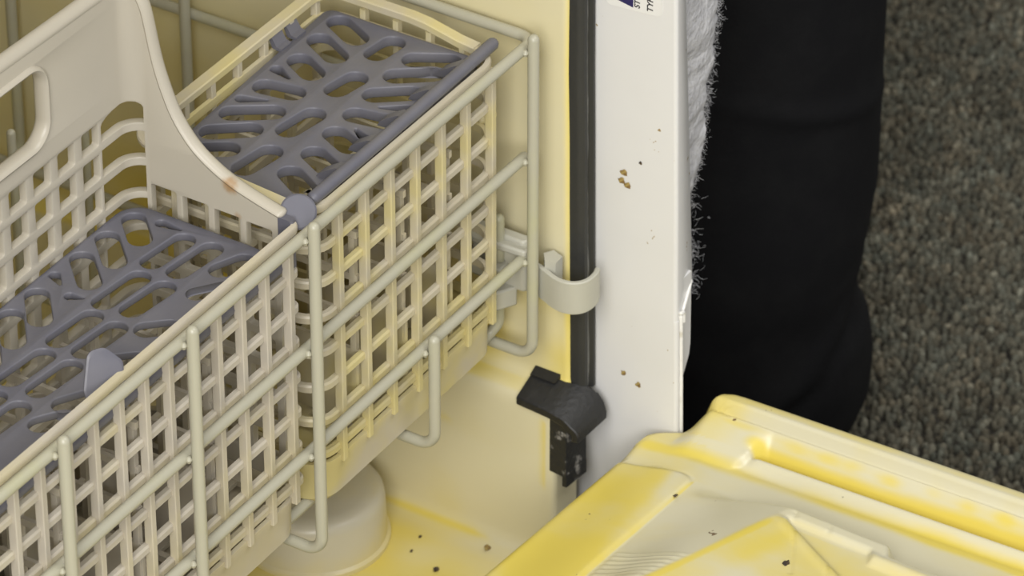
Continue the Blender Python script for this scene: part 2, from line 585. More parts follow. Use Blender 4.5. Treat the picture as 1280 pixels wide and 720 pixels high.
# white frame: inner face looking left, rounded front edge, flange looking forward
def yfront(z):
    return -0.679 + 0.022 * (z - 0.34) if z < 0.6 else -0.673
def frame():
    fr = MB()
    zs = [5.0, 2.0, 0.5, 0.0, -0.5, -1.0, -1.46]
    def sect(z, xr, thick=0.018, r=0.022):
        yf = yfront(z) - 0.012
        x0 = 2.302
        outer = [(x0, 0.2), (x0, -0.12), (x0, yf + r)]
        for q in (30, 60, 90):
            a = math.radians(q)
            outer.append((x0 + r - r * math.cos(a), yf + r - r * math.sin(a)))
        lean = 0.042 * smooth01(xr, 2.34, 2.38)
        xr = xr + 0.085 * smooth01(xr, 2.34, 2.38)
        outer.append((xr - 0.006, yf + lean)); outer.append((xr, yf + lean + 0.006))
        inner = [(xr, yf + lean + thick), (x0 + r, yf + thick), (x0 + thick, yf + r + 0.01), (x0 + thick, -0.12), (x0 + thick, 0.2)]
        return outer + inner
    def loft(rows):
        k = len(rows[0][1])
        vs, fs = [], []
        for z, s in rows:
            for i, (x, y) in enumerate(s):
                vs.append((x, y, z if not callable(z) else z(x)))
        for a in range(len(rows) - 1):
            for j in range(k):
                fs.append((a * k + j, a * k + (j + 1) % k, (a + 1) * k + (j + 1) % k, (a + 1) * k + j))
        fs.append(tuple(range(k))); fs.append(tuple((len(rows) - 1) * k + j for j in range(k - 1, -1, -1)))
        fr.add(vs, fs)
    def xr(z):
        return 2.382 - 0.040 * (z - 0.31) if z < 0.6 else 2.37
    loft([(z, sect(z, xr(z))) for z in zs[:-1]] + [((lambda x: -1.62 + 0.13 * smooth01(x, 2.335, 2.45)), sect(-1.46, xr(-1.46)))])
    # below the torn step the front flange is gone: only the folded edge remains
    loft([(-1.62, sect(-1.62, 2.335)), (-2.0, sect(-2.0, 2.335)), (-2.46, sect(-2.46, 2.335)), (-3.6, sect(-3.6, 2.335))])
    o = fr.build('frame', M_frame, dw, angle=35)
    o['label'] = 'white enamelled front frame strip'
    # rear layer of the flange with a cut corner
    b = MB()
    y1 = -0.712
    b.prism([(2.33, -1.40), (2.482, -1.40), (2.488, -1.86), (2.478, -1.93), (2.44, -2.0), (2.415, -2.04), (2.40, -2.10), (2.395, -2.46), (2.33, -2.46)], 'y', y1, y1 + 0.02)
    b.build('rear_flange', M_frame, dw, angle=35)
    t = MB()
    pts = [(2.343 + 0.006 * noise.noise((i, 0, 0)), yfront(-1.6 - i * .035) - 0.014, -1.60 - i * 0.035) for i in range(23)]
    t.tube(pts, 0.011, 8)
    t.tube([(2.338, -0.738, -1.575), (2.352, -0.741, -1.575), (2.366, -0.738, -1.585), (2.366, -0.738, -1.64)], 0.012, 8)
    t.tube([(2.36, -0.730, -1.60), (2.40, -0.725, -1.55), (2.45, -0.715, -1.51), (2.49, -0.705, -1.47)], 0.009, 8)
    e = t.build('chipped_edge', M_raw, dw)
    e['label'] = 'chipped white enamel edge'
frame()

# sticker with printing on the frame
st = MB()
pts = fillet([(-0.60, 0.9), (-0.612, 0.215), (-0.30, 0.190), (-0.245, 0.26), (-0.235, 0.9), (-0.60, 0.9)], 0.035, 6)
st.prism([(p.x, p.y) for p in [Vector((a[0], a[1])) for a in pts][:-1]], 'x', 2.2985, 2.3015)
sticker = st.build('sticker', M_sticker, dw, smooth=False)
sticker['label'] = 'white paper sticker with printed letters'
def letters(txt, y, z, size, shear):
    cu = bpy.data.curves.new('lettering', 'FONT')
    cu.body = txt
    cu.size = size * S
    cu.shear = shear
    cu.extrude = 0.00004
    cu.offset = 0.00008
    ob = bpy.data.objects.new('lettering', cu)
    col.objects.link(ob)
    dg = bpy.context.evaluated_depsgraph_get()
    me = bpy.data.meshes.new_from_object(ob.evaluated_get(dg))
    bpy.data.objects.remove(ob)
    me.materials.append(M_ink)
    org = ORG[sticker.as_pointer()]
    d = (Vector((2.2978, y, z)) - Vector(org)) * S
    for v in me.vertices:
        x, yy, t = v.co
        v.co = Vector((-t + d.x, yy + d.y, x + d.z))
    link('lettering', me, sticker, org)
letters('STY', -0.480, 0.222, 0.045, 0.1)
letters('TYPE', -0.556, 0.224, 0.048, 0.1)
nv = MB()
nv.prism([(-0.340, 0.236), (-0.442, 0.218), (-0.442, 0.60), (-0.340, 0.60)], 'x', 2.2975, 2.2985)
nv.build('printed_block', M_navy, sticker, smooth=False)

# rubber corner seal on the ledge
cs = MB()
top = [(0.035, -2.150), (-0.16, -2.158), (-0.26, -2.172), (-0.315, -2.20), (-0.35, -2.245), (-0.366, -2.30), (-0.366, -2.345)]
bot = [(p[0] + 0.045 * (1 if i > 3 else (0.35 if i == 3 else 0)), p[1] - 0.05 * (1 if i < 4 else 0.5 if i == 4 else 0.1)) for i, p in enumerate(top)]
n = len(top)
vs, fs = [], []
for i in range(n):
    k = min(1, i / 3)
    xl, xr_ = 1.955 - 0.02 * k, (2.138 if i == 0 else 2.140 if i == 1 else 2.20 if i == 2 else 2.225)
    for (y, z) in (top[i], bot[i]):
        drop = (0.075 if i < 4 else 0.05 if i == 4 else 0.02)
        vs.append((xl, y, z - drop + 0.045)); vs.append((xr_, y, z + 0.045 - 0.1 * k * k * 0.3))
for i in range(n - 1):
    a, b = 4 * i, 4 * i + 4
    fs += [(a, a + 1, b + 1, b), (a + 2, b + 2, b + 3, a + 3), (a, b, b + 2, a + 2), (a + 1, a + 3, b + 3, b + 1)]
fs += [(0, 2, 3, 1), (4 * n - 4, 4 * n - 3, 4 * n - 1, 4 * n - 2)]
cs.add(vs, fs)

seal = cs.build('corner_seal', M_black, dw, angle=35)
seal['label'] = 'black rubber corner piece over the ledge'
bv = seal.modifiers.new('edge', 'BEVEL'); bv.width = 0.0006; bv.segments = 2; bv.limit_method = 'ANGLE'
lg = MB()
lg.prism([(1.998, -0.150), (1.985, -0.26), (2.165, -0.275), (2.17, -0.15)], 'z', -2.62, -2.19)
lg.prism([(1.99, -0.262), (2.167, -0.277), (2.167, -0.235), (1.99, -0.235)], 'z', -2.685, -2.60)
nb = MB()
nb.prism([(2.09, -2.118), (2.145, -2.118), (2.145, -2.088), (2.09, -2.112)], 'y', -0.125, 0.03)
nb.build('seal_lip', M_black, seal, angle=30)
leg = lg.build('seal_tail', M_blackrough, seal, angle=30)
leg['label'] = 'black tail with crusty limescale'

# ------------------------------------------------------------------ insulation blanket beside the frame
def blanket():
    mb = MB()
    zs = [4.0, 2.0, 1.0, 0.5, 0.2] + [0.1 - 0.02 * i for i in range(72)]
    def xe(z):
        pts = [(-1.36, 2.78), (-1.252, 2.84), (-1.05, 2.945), (-0.687, 3.02), (-0.42, 3.065), (-0.15, 3.11), (0.5, 3.2), (5, 3.3)]
        for (a, xa), (b, xb) in zip(pts, pts[1:]):
            if z <= b:
                t = max(0, (z - a) / (b - a))
                return xa + (xb - xa) * t
        return 3.3
    cols = 40
    vs, fs = [], []
    for z in zs:
        x1 = xe(z) + 0.03 * noise.noise((0, z * 6, 3)) + 0.015 * noise.noise((0, z * 22, 3))
        for k in range(cols):
            q = 2 * math.pi * k / cols
            cx, hw = (2.5 + x1) / 2, (x1 - 2.5) / 2
            x = cx + hw * math.copysign(abs(math.cos(q)) ** 0.5, math.cos(q))
            y = -0.40 + 0.12 * math.copysign(abs(math.sin(q)) ** 0.6, math.sin(q))
            w = 0.03 * noise.noise((x * 4, z * 4, 0)) + 0.018 * noise.noise((x * 14, z * 14, 3))
            vs.append((x + (max(0, (x - 2.5) / (x1 - 2.5)) ** 4) * (0.035 * noise.noise((z * 9, 0, 2)) + 0.03 * noise.noise((z * 31, 0, 5))), y + w, z))
    for i in range(len(zs) - 1):
        for j in range(cols):
            fs.append((i * cols + j, i * cols + (j + 1) % cols, (i + 1) * cols + (j + 1) % cols, (i + 1) * cols + j))
    fs.append(tuple(range(cols))); fs.append(tuple((len(zs) - 1) * cols + j for j in range(cols - 1, -1, -1)))
    mb.add(vs, fs)
    o = mb.build('insulation_blanket', M_wool, dw, angle=80)
    o['label'] = 'white fluffy insulation behind the frame'
    fb = MB()
    def strand(p, d, L, r):
        P = [Vector(p)]
        dd = Vector(d).normalized()
        for k in range(4):
            dd = (dd + Vector((rnd.gauss(0, .35), rnd.gauss(0, .35), rnd.gauss(0, .35)))).normalized()
            P.append(P[-1] + dd * L / 4)
        vs, fs = [], []
        for i, q in enumerate(P):
            rr = r * (1 - 0.15 * i)
            vs += [q + Vector((rr, 0, 0)), q + Vector((-rr * .5, 0, rr * .87)), q + Vector((-rr * .5, 0, -rr * .87))]
        for i in range(len(P) - 1):
            for j in range(3):
                fs.append((3 * i + j, 3 * i + (j + 1) % 3, 3 * i + 3 + (j + 1) % 3, 3 * i + 3 + j))
        fb.add(vs, fs)
    for i in range(9000):
        z = rnd.uniform(-1.38, 0.6)
        x1 = xe(z)
        if rnd.random() < 0.6:
            p = (x1 - 0.01 + rnd.gauss(0, .022), rnd.uniform(-0.5, -0.32), z); d = (rnd.gauss(.2, 1), rnd.gauss(0, 1), rnd.gauss(0, 1))
        else:
            p = (rnd.uniform(2.45, x1), -0.48, z); d = (0.3, -0.5, rnd.uniform(-1, 1))
        strand(p, d, rnd.uniform(.012, .04), 0.0011)
    for (cx, cz, nn, sp) in ((2.98, -1.16, 160, .05), (2.99, -1.66, 420, .040), (2.995, -1.87, 360, .030), (2.95, -1.36, 160, .045), (2.94, -1.52, 90, .06)):
        for i in range(nn):
            strand((cx + rnd.gauss(-.02, sp), -0.35 + rnd.gauss(0, .05), cz + rnd.gauss(0, sp)), (rnd.gauss(0, 1), rnd.gauss(0, 1), rnd.gauss(0, 1)), rnd.uniform(.03, .07), 0.0016)
    # a rag of wool that ties the lower tufts to the blanket
    for i in range(150):
        strand((rnd.gauss(2.84, .04), -0.36 + rnd.gauss(0, .04), rnd.uniform(-2.0, -1.3)), (rnd.gauss(0, 1), rnd.gauss(0, 1), rnd.gauss(0, 1)), rnd.uniform(.03, .08), 0.002)
    f = fb.build('wool_fibres', M_wool, dw, smooth=False)
    f['kind'] = 'stuff'
blanket()

# ------------------------------------------------------------------ open door liner
def door():
    def yh(x):
        return -0.4475 - 0.070 * x
    side = [(0, 2.05), (.012, 2.16), (.03, 2.225), (.06, 2.262), (.11, 2.290), (.175, 2.318), (.205, 2.347), (.245, 2.415), (.285, 2.462), (.325, 2.49), (.37, 2.508), (.43, 2.515), (2.4, 2.575), (4.5, 2.64)]
    def xm(d):
        for (a, xa), (b, xb) in zip(side, side[1:]):
            if d <= b:
                return xa + (xb - xa) * (d - a) / (b - a)
        return side[-1][1]
    def pocket(x, y):
        # distance inside the detergent pocket outline (negative = outside)
        P = [(1.74, -1.74), (1.74, -2.22), (1.66, -2.26), (1.65, -2.75), (1.1, -2.75), (1.27, -2.50), (1.49, -2.15), (1.70, -1.77)]
        ins, dm = False, 9
        for i in range(len(P)):
            x1, y1 = P[i]; x2, y2 = P[(i + 1) % len(P)]
            if (y1 > y) != (y2 > y) and x < (x2 - x1) * (y - y1) / (y2 - y1) + x1:
                ins = not ins
            dx, dy = x2 - x1, y2 - y1
            t = max(0, min(1, ((x - x1) * dx + (y - y1) * dy) / (dx * dx + dy * dy)))
            dm = min(dm, math.hypot(x - x1 - t * dx, y - y1 - t * dy))
        return dm if ins else -dm
    def lineB(x):
        return -1.434 - 0.378 * (x - 1.066)
    def padY(x):
        yy = -1.0 - 0.07 * max(0, x - 1.0)
        return yy
    def height(x, y, d):
        q = xm(max(d, 0.42)) - x
        f = smooth01(d, 0.175, 0.315)
        g = smooth01(d, 0.57, 0.69)
        z = -2.28
        # pad next to the hinge edge
        py = padY(x)
        dp = min(y - py, 1.965 - x)
        rc = 0.08
        if y - py < rc and 1.965 - x < rc:
            dp = rc - math.hypot(max(0, rc - (y - py)), max(0, rc - (1.965 - x)))
        pad = smooth01(dp, -0.012, 0.006)
        z += 0.016 * pad - 0.012 * math.exp(-(dp / 0.010) ** 2) + 0.0 - 0.085 * smooth01(y, -1.02, -0.55) * (1 - 0.6 * smooth01(x, 1.95, 2.2))
        # sloping panel beyond the pad, rising to the line B, then the raised dispenser block
        if y < py + 0.01:
            lb = lineB(x)
            t = max(0, min(1, (py - 0.02 - y) / max(0.05, py - 0.02 - lb)))
            xe = 1.82 - 0.08 * smooth01(-y, 2.27, 2.33)
            fade = 1 - smooth01(x, xe - 0.02, xe + 0.11)
            ribs = smooth01(1.215 - x, 0, .02)
            tt = t - 0.04 * math.sin(2 * math.pi * t)
            z += fade * (0.18 * tt - 0.012 * smooth01(lb - y, 0.0, 0.5))
            if ribs > 0 and y > lb:
                z += ribs * 0.012 * (0.5 + 0.5 * math.cos(2 * math.pi * (x - 1.2) / 0.044)) * smooth01(py - y, 0.01, 0.05) * smooth01(y - lb, 0.0, 0.06)
        pk = pocket(x, y)
        z += 0.012 * math.exp(-((pk + 0.03) / 0.03) ** 2) * smooth01(1.74 - x, 0, .05) - 0.03 * smooth01(pk, -0.012, 0.02)
        # seam notches on the block
        for cy in (-1.80, -2.0):
            z -= 0.010 * (1 - smooth01(abs(y - cy - 0.5 * (x - 1.7)), 0.004, 0.010)) * smooth01(-pk, 0.0, 0.01) * (1 if 1.35 < x < 1.80 and y < lineB(x) else 0)
        # side rim, slope, groove and bead
        rim = 0.0
        if q < 0.5:
            h1 = 0.195
            h2 = 0.130
            s = h1
            s = h1 + (h2 - h1) * smooth01(q, 0.098, 0.116)
            endq = 0.225 + 0.17 * (1 - g)
            t = max(0, min(1, (q - 0.135) / (endq - 0.135)))
            if 0.116 < q <= 0.135:
                s = h2 - 0.016 * math.sin(math.pi * (q - 0.116) / 0.019)
            if q > 0.135:
                s = h2 * (1 - t ** 1.15) - 0.035 * g * smooth01(t, 0.6, 1.0)
            if q > endq:
                s = -0.035 * g
            bead = 0.046 * math.exp(-((q - 0.298) / 0.030) ** 2) * g
            back = 0.035 * smooth01(q, 0.25, 0.29) * g
            dip = -0.012 * math.exp(-((q - 0.365) / 0.03) ** 2) * g
            rim = s + bead + (back if q > 0.2 else 0) + dip
            if q > 0.32:
                rim = min(rim, 0.2)
        z += rim * f
        return z
    xs_ = [0.0, 0.13, 0.25, 0.35, 0.45]
    ds = [0.0, 0.01, 0.02, 0.035, 0.05]
    d = 0.065
    while d < 2.25:
        ds.append(d); d += 0.0135
    ds += [2.32, 2.45, 2.6, 2.8, 3.1, 3.5, 4.0]
    us = [-6.7, -5, -4, -3, -2, -1.2, -0.6, -0.2, 0.05, 0.25, 0.4]
    x = 0.5
    NX = 175
    mb = MB()
    vs, fs = [], []
    stv = []
    rowlen = None
    for d in ds:
        X1 = xm(d)
        row = us + [0.5 + (X1 - 0.5) * (k / NX) for k in range(NX + 1)]
        rowlen = len(row)
        for x in row:
            y = yh(x) - d
            # distance to the outline, for the rounded edge
            e = min(d, (X1 - x))
            if d < 0.45 and x > 1.7:
                for (a, xa) in side:
                    for_y = yh(xa) - a
                    e = min(e, math.hypot(x - xa, y - for_y))
            r = 0.05
            z = height(x, y, d)
            if e < r:
                z -= r - math.sqrt(max(0, r * r - (r - e) ** 2))
            vs.append((x, y, z))
    for a in range(len(ds) - 1):
        for i in range(rowlen - 1):
            fs.append((a * rowlen + i, a * rowlen + i + 1, (a + 1) * rowlen + i + 1, (a + 1) * rowlen + i))
    # skirt and underside
    loop = [i for i in range(rowlen)] + [a * rowlen + rowlen - 1 for a in range(1, len(ds))]
    loop += [(len(ds) - 1) * rowlen + i for i in range(rowlen - 2, -1, -1)] + [a * rowlen for a in range(len(ds) - 2, 0, -1)]
    base = len(vs)
    for i in loop:
        vs.append((vs[i][0], vs[i][1], -2.62))
    m = len(loop)
    for k in range(m):
        fs.append((loop[k], loop[(k + 1) % m], base + (k + 1) % m, base + k))
    fs.append(tuple(base + k for k in range(m)))
    mb.add(vs, fs)
    def stain(p):
        x, y, z = p
        d = yh(x) - y
        q = xm(max(d, 0.42)) - x
        n1 = noise.noise((x * 2.3, y * 2.3, 1.7)); n2 = noise.noise((x * 7, y * 7, 4.1))
        s = 0.16 + 0.22 * n1 + 0.1 * n2
        py = padY(x)
        if y > py and x < 1.97:                      # the pad by the hinge
            s = max(s, 0.68 + 0.25 * n1 - 0.5 * smooth01(x, 1.5, 1.95) * smooth01(-y, 0.85, 1.02) - 0.2 * smooth01(-y, .9, 1.0))
        elif d < 0.7:
            s = max(s, (0.45 + 0.3 * n1) * (1 - smooth01(d, 0.3, 0.7)))
        s = max(s, 1.0 * math.exp(-((q - 0.390) / 0.055) ** 2) * smooth01(d, -0.1, 0.1) * (0.85 + 0.5 * n1))
        if d > 0.2:
            s = max(s, 1.05 * math.exp(-((q - 0.225) / 0.042) ** 2) * smooth01(d, 0.50, 0.66))
            s = max(s, 0.62 * math.exp(-((q - 0.165) / 0.03) ** 2) * (0.7 + 0.8 * n2) * smooth01(d, 0.25, 0.5))
            s = max(s, 0.42 * (1 - smooth01(q, 0.06, 0.10)) * smooth01(d, 0.2, 0.5))
            if 0.285 < q < 0.325:
                s *= 0.35
        if y < py - 0.01 and x < 1.95:
            lb = lineB(x)
            s = s * (0.45 if y > lb + 0.02 else 1)
            s = max(s, 0.9 * math.exp(-((y - lb + 0.02) / 0.04) ** 2) * (1 - smooth01(x, 1.6, 1.8)))
            if y < lb - 0.02 and x < 1.7:
                s = max(s, 0.62 + 0.35 * n1 - 0.3 * smooth01(lb - y, .15, .3))
            if pocket(x, y) > 0.0:
                s = max(0.3, min(s, 0.42))
        if abs(y - py) < 0.010 and x < 1.93:         # grime in the seam round the pad
            s = max(s, 0.5)
        return s
    o = mb.build('door', M_door, dw, stain=stain, angle=70)
    o['label'] = 'yellowed inner side of the lowered door'
door()

# ------------------------------------------------------------------ dish rack
rk = thing('dish_rack', 'cream vinyl coated wire lower dish rack on rollers inside the tub', 'dish rack', (-1.2, 3.0, -2.18))
RW = 0.0305
def wire(path, r=RW, n=14, label=None):
    mb = MB()
    mb.tube(path, r, n)
    return mb.build('wire', M_wire, rk, angle=75)
wire(fillet([(-4.57, 6, 0), (-4.57, 0, 0), (2.075, 0, 0), (2.075, 6, 0)], 0.09, 8))
wire([(-4.6, 0, -0.66), (1.975, 0, -0.66)])
wire([(-4.6, 0, -1.285), (1.975, 0, -1.285)])
p0 = None
for X in (2, 0, -1, -2, -3, -4):
    xx = X - 0.03 if X == 2 else X
    if X == 2:
        wire(fillet([(1.968, -0.06, 0.075), (1.968, -0.06, -1.885), (1.968, 6, -1.885)], 0.10, 8))
    elif p0 is None:
        p0 = wire(fillet([(0, -0.06, 0.075), (0, -0.06, -1.885), (0, 6, -1.885)], 0.10, 8))
    else:
        copy_at(p0, (X, 0, 0))
wire(fillet([(1.03, -0.06, -1.215), (1.03, -0.06, -1.885), (1.03, 6, -1.885)], 0.10, 8))
# side: second wire, posts and cross wires of the bottom
wire([(2.07, 1.15, -0.56), (2.07, 6, -0.56)])
sp = wire(fillet([(2.005, 2.133, 0.06), (2.005, 2.133, -1.835), (-4.5, 2.133, -1.835), (-4.5, 2.133, 0.06)], 0.12, 8))
for yy in (3.30, 4.5, 5.6):
    copy_at(sp, (0, yy - 2.133, 0))
wire(fillet([(1.978, 0.155, -1.10), (1.986, 0.16, -1.76), (1.93, 0.20, -1.836), (-4.5, 0.20, -1.836)], 0.08, 8))
wire([(-4.5, 0.75, -1.836), (1.95, 0.75, -1.836)])
tn = wire([(1.6, 2.062, -1.84), (1.6, 2.062, -0.36)], 0.024)
for k in range(1, 6):
    copy_at(tn, (-0.6 * k, 0, 0))
# small weld beads where the wires cross the posts
wb = MB()
for X in (-3, -2, -1, 0, 1.97):
    for z in (0, -0.66, -1.285):
        x = X - 0.031
        wb.lathe((x, -0.030, z), [(0.0, 0.022), (0.010, 0.018), (0.018, 0.0), (0.010, -0.018), (0.0, -0.022)], 10)
wb.lathe((0.994, -0.030, -1.285), [(0.0, 0.022), (0.010, 0.018), (0.018, 0.0), (0.010, -0.018), (0.0, -0.022)], 10)
w_ = wb.build('weld_beads', M_wire, rk)
w_['kind'] = 'stuff'
for (x, y) in ((2.085, 1.2), (2.085, 4.6), (-4.58, 1.2), (-4.58, 4.6)):
    mb = MB()
    pr = [(0.0, -0.03), (0.15, -0.03), (0.165, -0.02), (0.165, 0.02), (0.15, 0.03), (0.0, 0.03)]
    tmp = MB(); tmp.lathe((0, 0, 0), pr, 28)
    mb.add([(x + v[2], y + v[0], -2.005 + v[1]) for v in tmp.v], tmp.f)
    mb.tube([(x, y, -2.0), (x - 0.07, y, -2.0), (x - 0.07, y, -1.86)], 0.02, 8)
    mb.build('roller', M_wheel, rk, angle=35)
# plastic clip at the rack's corner with its hook round the tub's edge
hk = MB()
zt, zb = -1.335, -1.535
pth = [(2.045, 0.16), (2.035, -0.03), (2.012, -0.105), (1.985, -0.17), (1.973, -0.22), (1.976, -0.265), (1.992, -0.302), (2.020, -0.328), (2.055, -0.342), (2.095, -0.346), (2.130, -0.343), (2.165, -0.332)]
P = [Vector((a, b, 0)) for a, b in pth]
fine = []
for i in range(len(P) - 1):
    a = P[max(i - 1, 0)]; b = P[i]; c = P[i + 1]; d = P[min(i + 2, len(P) - 1)]
    for k in range(4):
        t = k / 4
        fine.append(0.5 * ((2 * b) + (-a + c) * t + (2 * a - 5 * b + 4 * c - d) * t * t + (-a + 3 * b - 3 * c + d) * t ** 3))
fine.append(P[-1])
hk.sweep([(p.x, p.y) for p in fine], [(0.014, zb + 0.006), (0.014, zt - 0.006), (0.008, zt), (-0.008, zt), (-0.014, zt - 0.006), (-0.014, zb + 0.006), (-0.008, zb), (0.008, zb)], closed=False)
hk.prism([(2.02, -0.10), (2.075, -0.06), (2.125, -0.09), (2.10, -0.16), (2.03, -0.16)], 'z', -1.47, -1.29)
hook = hk.build('hook_clip', M_hook, rk, angle=40)
hook['label'] = 'light grey plastic hook reaching past the gasket'
ar = MB()
ar.prism([(1.90, 0.10), (2.05, 0.10), (2.055, 0.36), (1.90, 0.36)], 'z', -1.44, -1.36)
ar.prism([(1.95, -0.02), (2.05, -0.04), (2.06, 0.40), (1.93, 0.30)], 'z', -1.27, -1.225)
ar.cbox(1.99, 2.06, 0.0, 0.34, -1.52, -1.20, 0.02)
ar.prism([(1.86, 0.13), (2.0, 0.05), (2.04, 0.2), (1.9, 0.28)], 'z', -1.62, -1.50)
arm = ar.build('clip_body', M_hook, rk, angle=30)
bv = arm.modifiers.new('edge', 'BEVEL'); bv.width = 0.001; bv.segments = 2; bv.limit_method = 'ANGLE'

# ------------------------------------------------------------------ cutlery basket
bk = thing('cutlery_basket', 'cream slatted cutlery basket with tall handle and grey slotted lids, at the rack front', 'cutlery basket', (-0.8, 0.6, -1.85))
zbars = [-0.098, -0.275, -0.482, -0.69, -0.90, -1.108, -1.318, -1.522]
def module(x0, x1, y0, y1, ribs_front, m, lat, whole):
    loop = rrect(x0 + .03, x1 - .03, y0 + .03, y1 - .03, 0.13, 8)
    if not whole:          # the handle panel closes the back and the right-hand side
        a, b = (x0 + .03, y1 - .05), (x1 - .012, y0 + .10)
        loop = [(p.x, p.y) for p in fillet([Vector((a[0], a[1], 0)), Vector((a[0], y0 + .03, 0)), Vector((b[0], y0 + .03, 0)), Vector((b[0], b[1], 0))], 0.07, 8)]
    for z in zbars:
        mb = MB()
        mb.sweep(loop, [(0.0, z - 0.023), (0.012, z - 0.019), (0.012, z + 0.012), (0.004, z + 0.023), (-0.020, z + 0.023), (-0.020, z - 0.023)], closed=whole)
        mb.build('bar', m, bk, angle=35)
    # rim: a plain strip along the front, a flange on the other sides of the right-hand module
    mb = MB()
    zr = -0.03 if whole else -0.012
    front = loop[-9:] + loop[:9] if whole else loop
    mb.sweep(front, [(0.016, zr - 0.028), (0.020, zr + 0.004), (0.014, zr + 0.016), (-0.012, zr + 0.018), (-0.018, zr + 0.010), (-0.018, zr - 0.028)], closed=False)
    if whole:
        n0 = len(mb.v)
        pa, pb = loop[8], loop[9]
        back = [(pa[0] + (pb[0] - pa[0]) * t / 8, pa[1] + (pb[1] - pa[1]) * t / 8) for t in range(8)] + loop[9:27] + [loop[27]]
        mb.sweep(back, [(0.006, 0.012), (0.030, 0.022), (0.048, 0.030), (0.048, 0.046), (0.042, 0.052), (-0.014, 0.052), (-0.020, 0.046), (-0.020, 0.012)], closed=False)
        for q in range(n0, len(mb.v)):
            x, y, z = mb.v[q]
            mb.v[q] = (x, y, z - 0.06 * (1 - smooth01(y, y0 + 0.15, y0 + 0.55)))
    mb.build('rim', m, bk, angle=40)
    # solid tray at the foot
    mb = MB()
    outer = rrect(x0 + .03, x1 - .03, y0 + .03, y1 - .03, 0.16, 8)
    mb.sweep(outer, [(0.016, -1.600), (0.016, -1.576), (-0.008, -1.576), (-0.012, -1.60), (-0.050, -1.78), (-0.060, -1.845), (-0.035, -1.845), (0.004, -1.800), (0.008, -1.64)])
    mb.box(x0 + .1, x1 - .1, y0 + .1, y1 - .1, -1.66, -1.63)
    mb.build('tray', m, bk, angle=30)
    # ribs: one mesh per face, copied along it
    def rib_front(yf):
        mb = MB()
        mb.cbox(ribs_front[0] - .019, ribs_front[0] + .019, yf - 0.002, yf + 0.046, -1.612, -0.052, 0.004)
        return mb.build('rib', m, bk, smooth=False)
    a = rib_front(y0 - 0.0)
    b = None
    if whole:
        mb = MB()
        mb.cbox(ribs_front[0] - .019, ribs_front[0] + .019, y1 - 0.046, y1 - 0.006, -1.612, 0.02, 0.004)
        b = mb.build('rib', m, bk, smooth=False)
    for x in ribs_front[1:]:
        copy_at(a, (x - ribs_front[0], 0, 0))
        if whole:
            copy_at(b, (x - ribs_front[0], 0, 0))
    ys = [y0 + 0.24 + 0.2 * k for k in range(5) if y0 + 0.22 + 0.2 * k < y1 - 0.15]
    c = None
    for xs in ((x0 + 0.0, x1 - 0.042) if whole else (x0,)):
        c = None
        for y in ys:
            if c is None:
                mb = MB()
                mb.cbox(xs - .002, xs + .044, y - .017, y + .017, -1.612, -0.012, 0.005)
                c = mb.build('rib', m, bk, smooth=False)
                yb = y
            else:
                copy_at(c, (0, y - yb, 0))
    # lattice floor just above the tray
    lt = MB()
    for k in range(lat):
        x = x0 + 0.15 + (x1 - x0 - 0.3) * k / (lat - 1)
        lt.box(x - .018, x + .018, y0 + .08, y1 - .08, -1.60, -1.565)
    for k in range(5):
        y = y0 + 0.16 + (y1 - y0 - 0.32) * k / 4
        lt.box(x0 + .08, x1 - .08, y - .018, y + .018, -1.595, -1.57)
    lt.build('floor_lattice', m, bk, smooth=False)
ribsR = [0.404, 0.635, 0.862, 1.092, 1.324, 1.555, 1.79]
ribsL = [-0.02, -0.222, -0.422, -0.62, -0.815, -1.012, -1.205, -1.40, -1.60, -1.80, -2.01, -2.21, -2.41, -2.61, -2.81, -3.01]
module(0.19, 1.90, 0.062, 1.17, ribsR, M_basket_y, 8, True)
module(-3.22, 0.085, 0.062, 1.12, ribsL, M_basket, 14, False)
# dividers inside
def divider(x, y0, y1, m):
    mb = MB()
    mb.box(x - .012, x + .012, y0, y1, -1.56, -1.10)
    for k in range(5):
        y = y0 + 0.03 + (y1 - y0 - 0.06) * k / 4
        mb.box(x - .016, x + .016, y - .016, y + .016, -1.56, -0.42)
    for z in (-0.40, -0.66, -0.90):
        mb.box(x - .012, x + .012, y0, y1, z - .02, z + .02)
    return mb.build('divider', m, bk, smooth=False)
d1 = divider(1.05, 0.12, 1.12, M_basket_y)
for dx in (-0.42, 0.42):
    copy_at(d1, (dx, 0, 0))
d2 = divider(-0.62, 0.12, 1.06, M_basket)
for dx in (-0.6, -1.2, -1.8):
    copy_at(d2, (dx, 0, 0))
def divider_x(x0, x1, y, m):
    mb = MB()
    mb.box(x0, x1, y - .012, y + .012, -1.56, -1.28)
    n = int((x1 - x0) / 0.2)
    for k in range(n + 1):
        x = x0 + (x1 - x0) * k / n
        mb.box(x - .016, x + .016, y - .016, y + .016, -1.56, -0.5)
    for z in (-0.52, -0.78, -1.04):
        mb.box(x0, x1, y - .012, y + .012, z - .02, z + .02)
    mb.build('divider', m, bk, smooth=False)
divider_x(0.26, 1.84, 0.62, M_basket_y)
divider_x(-3.1, 0.02, 0.60, M_basket)
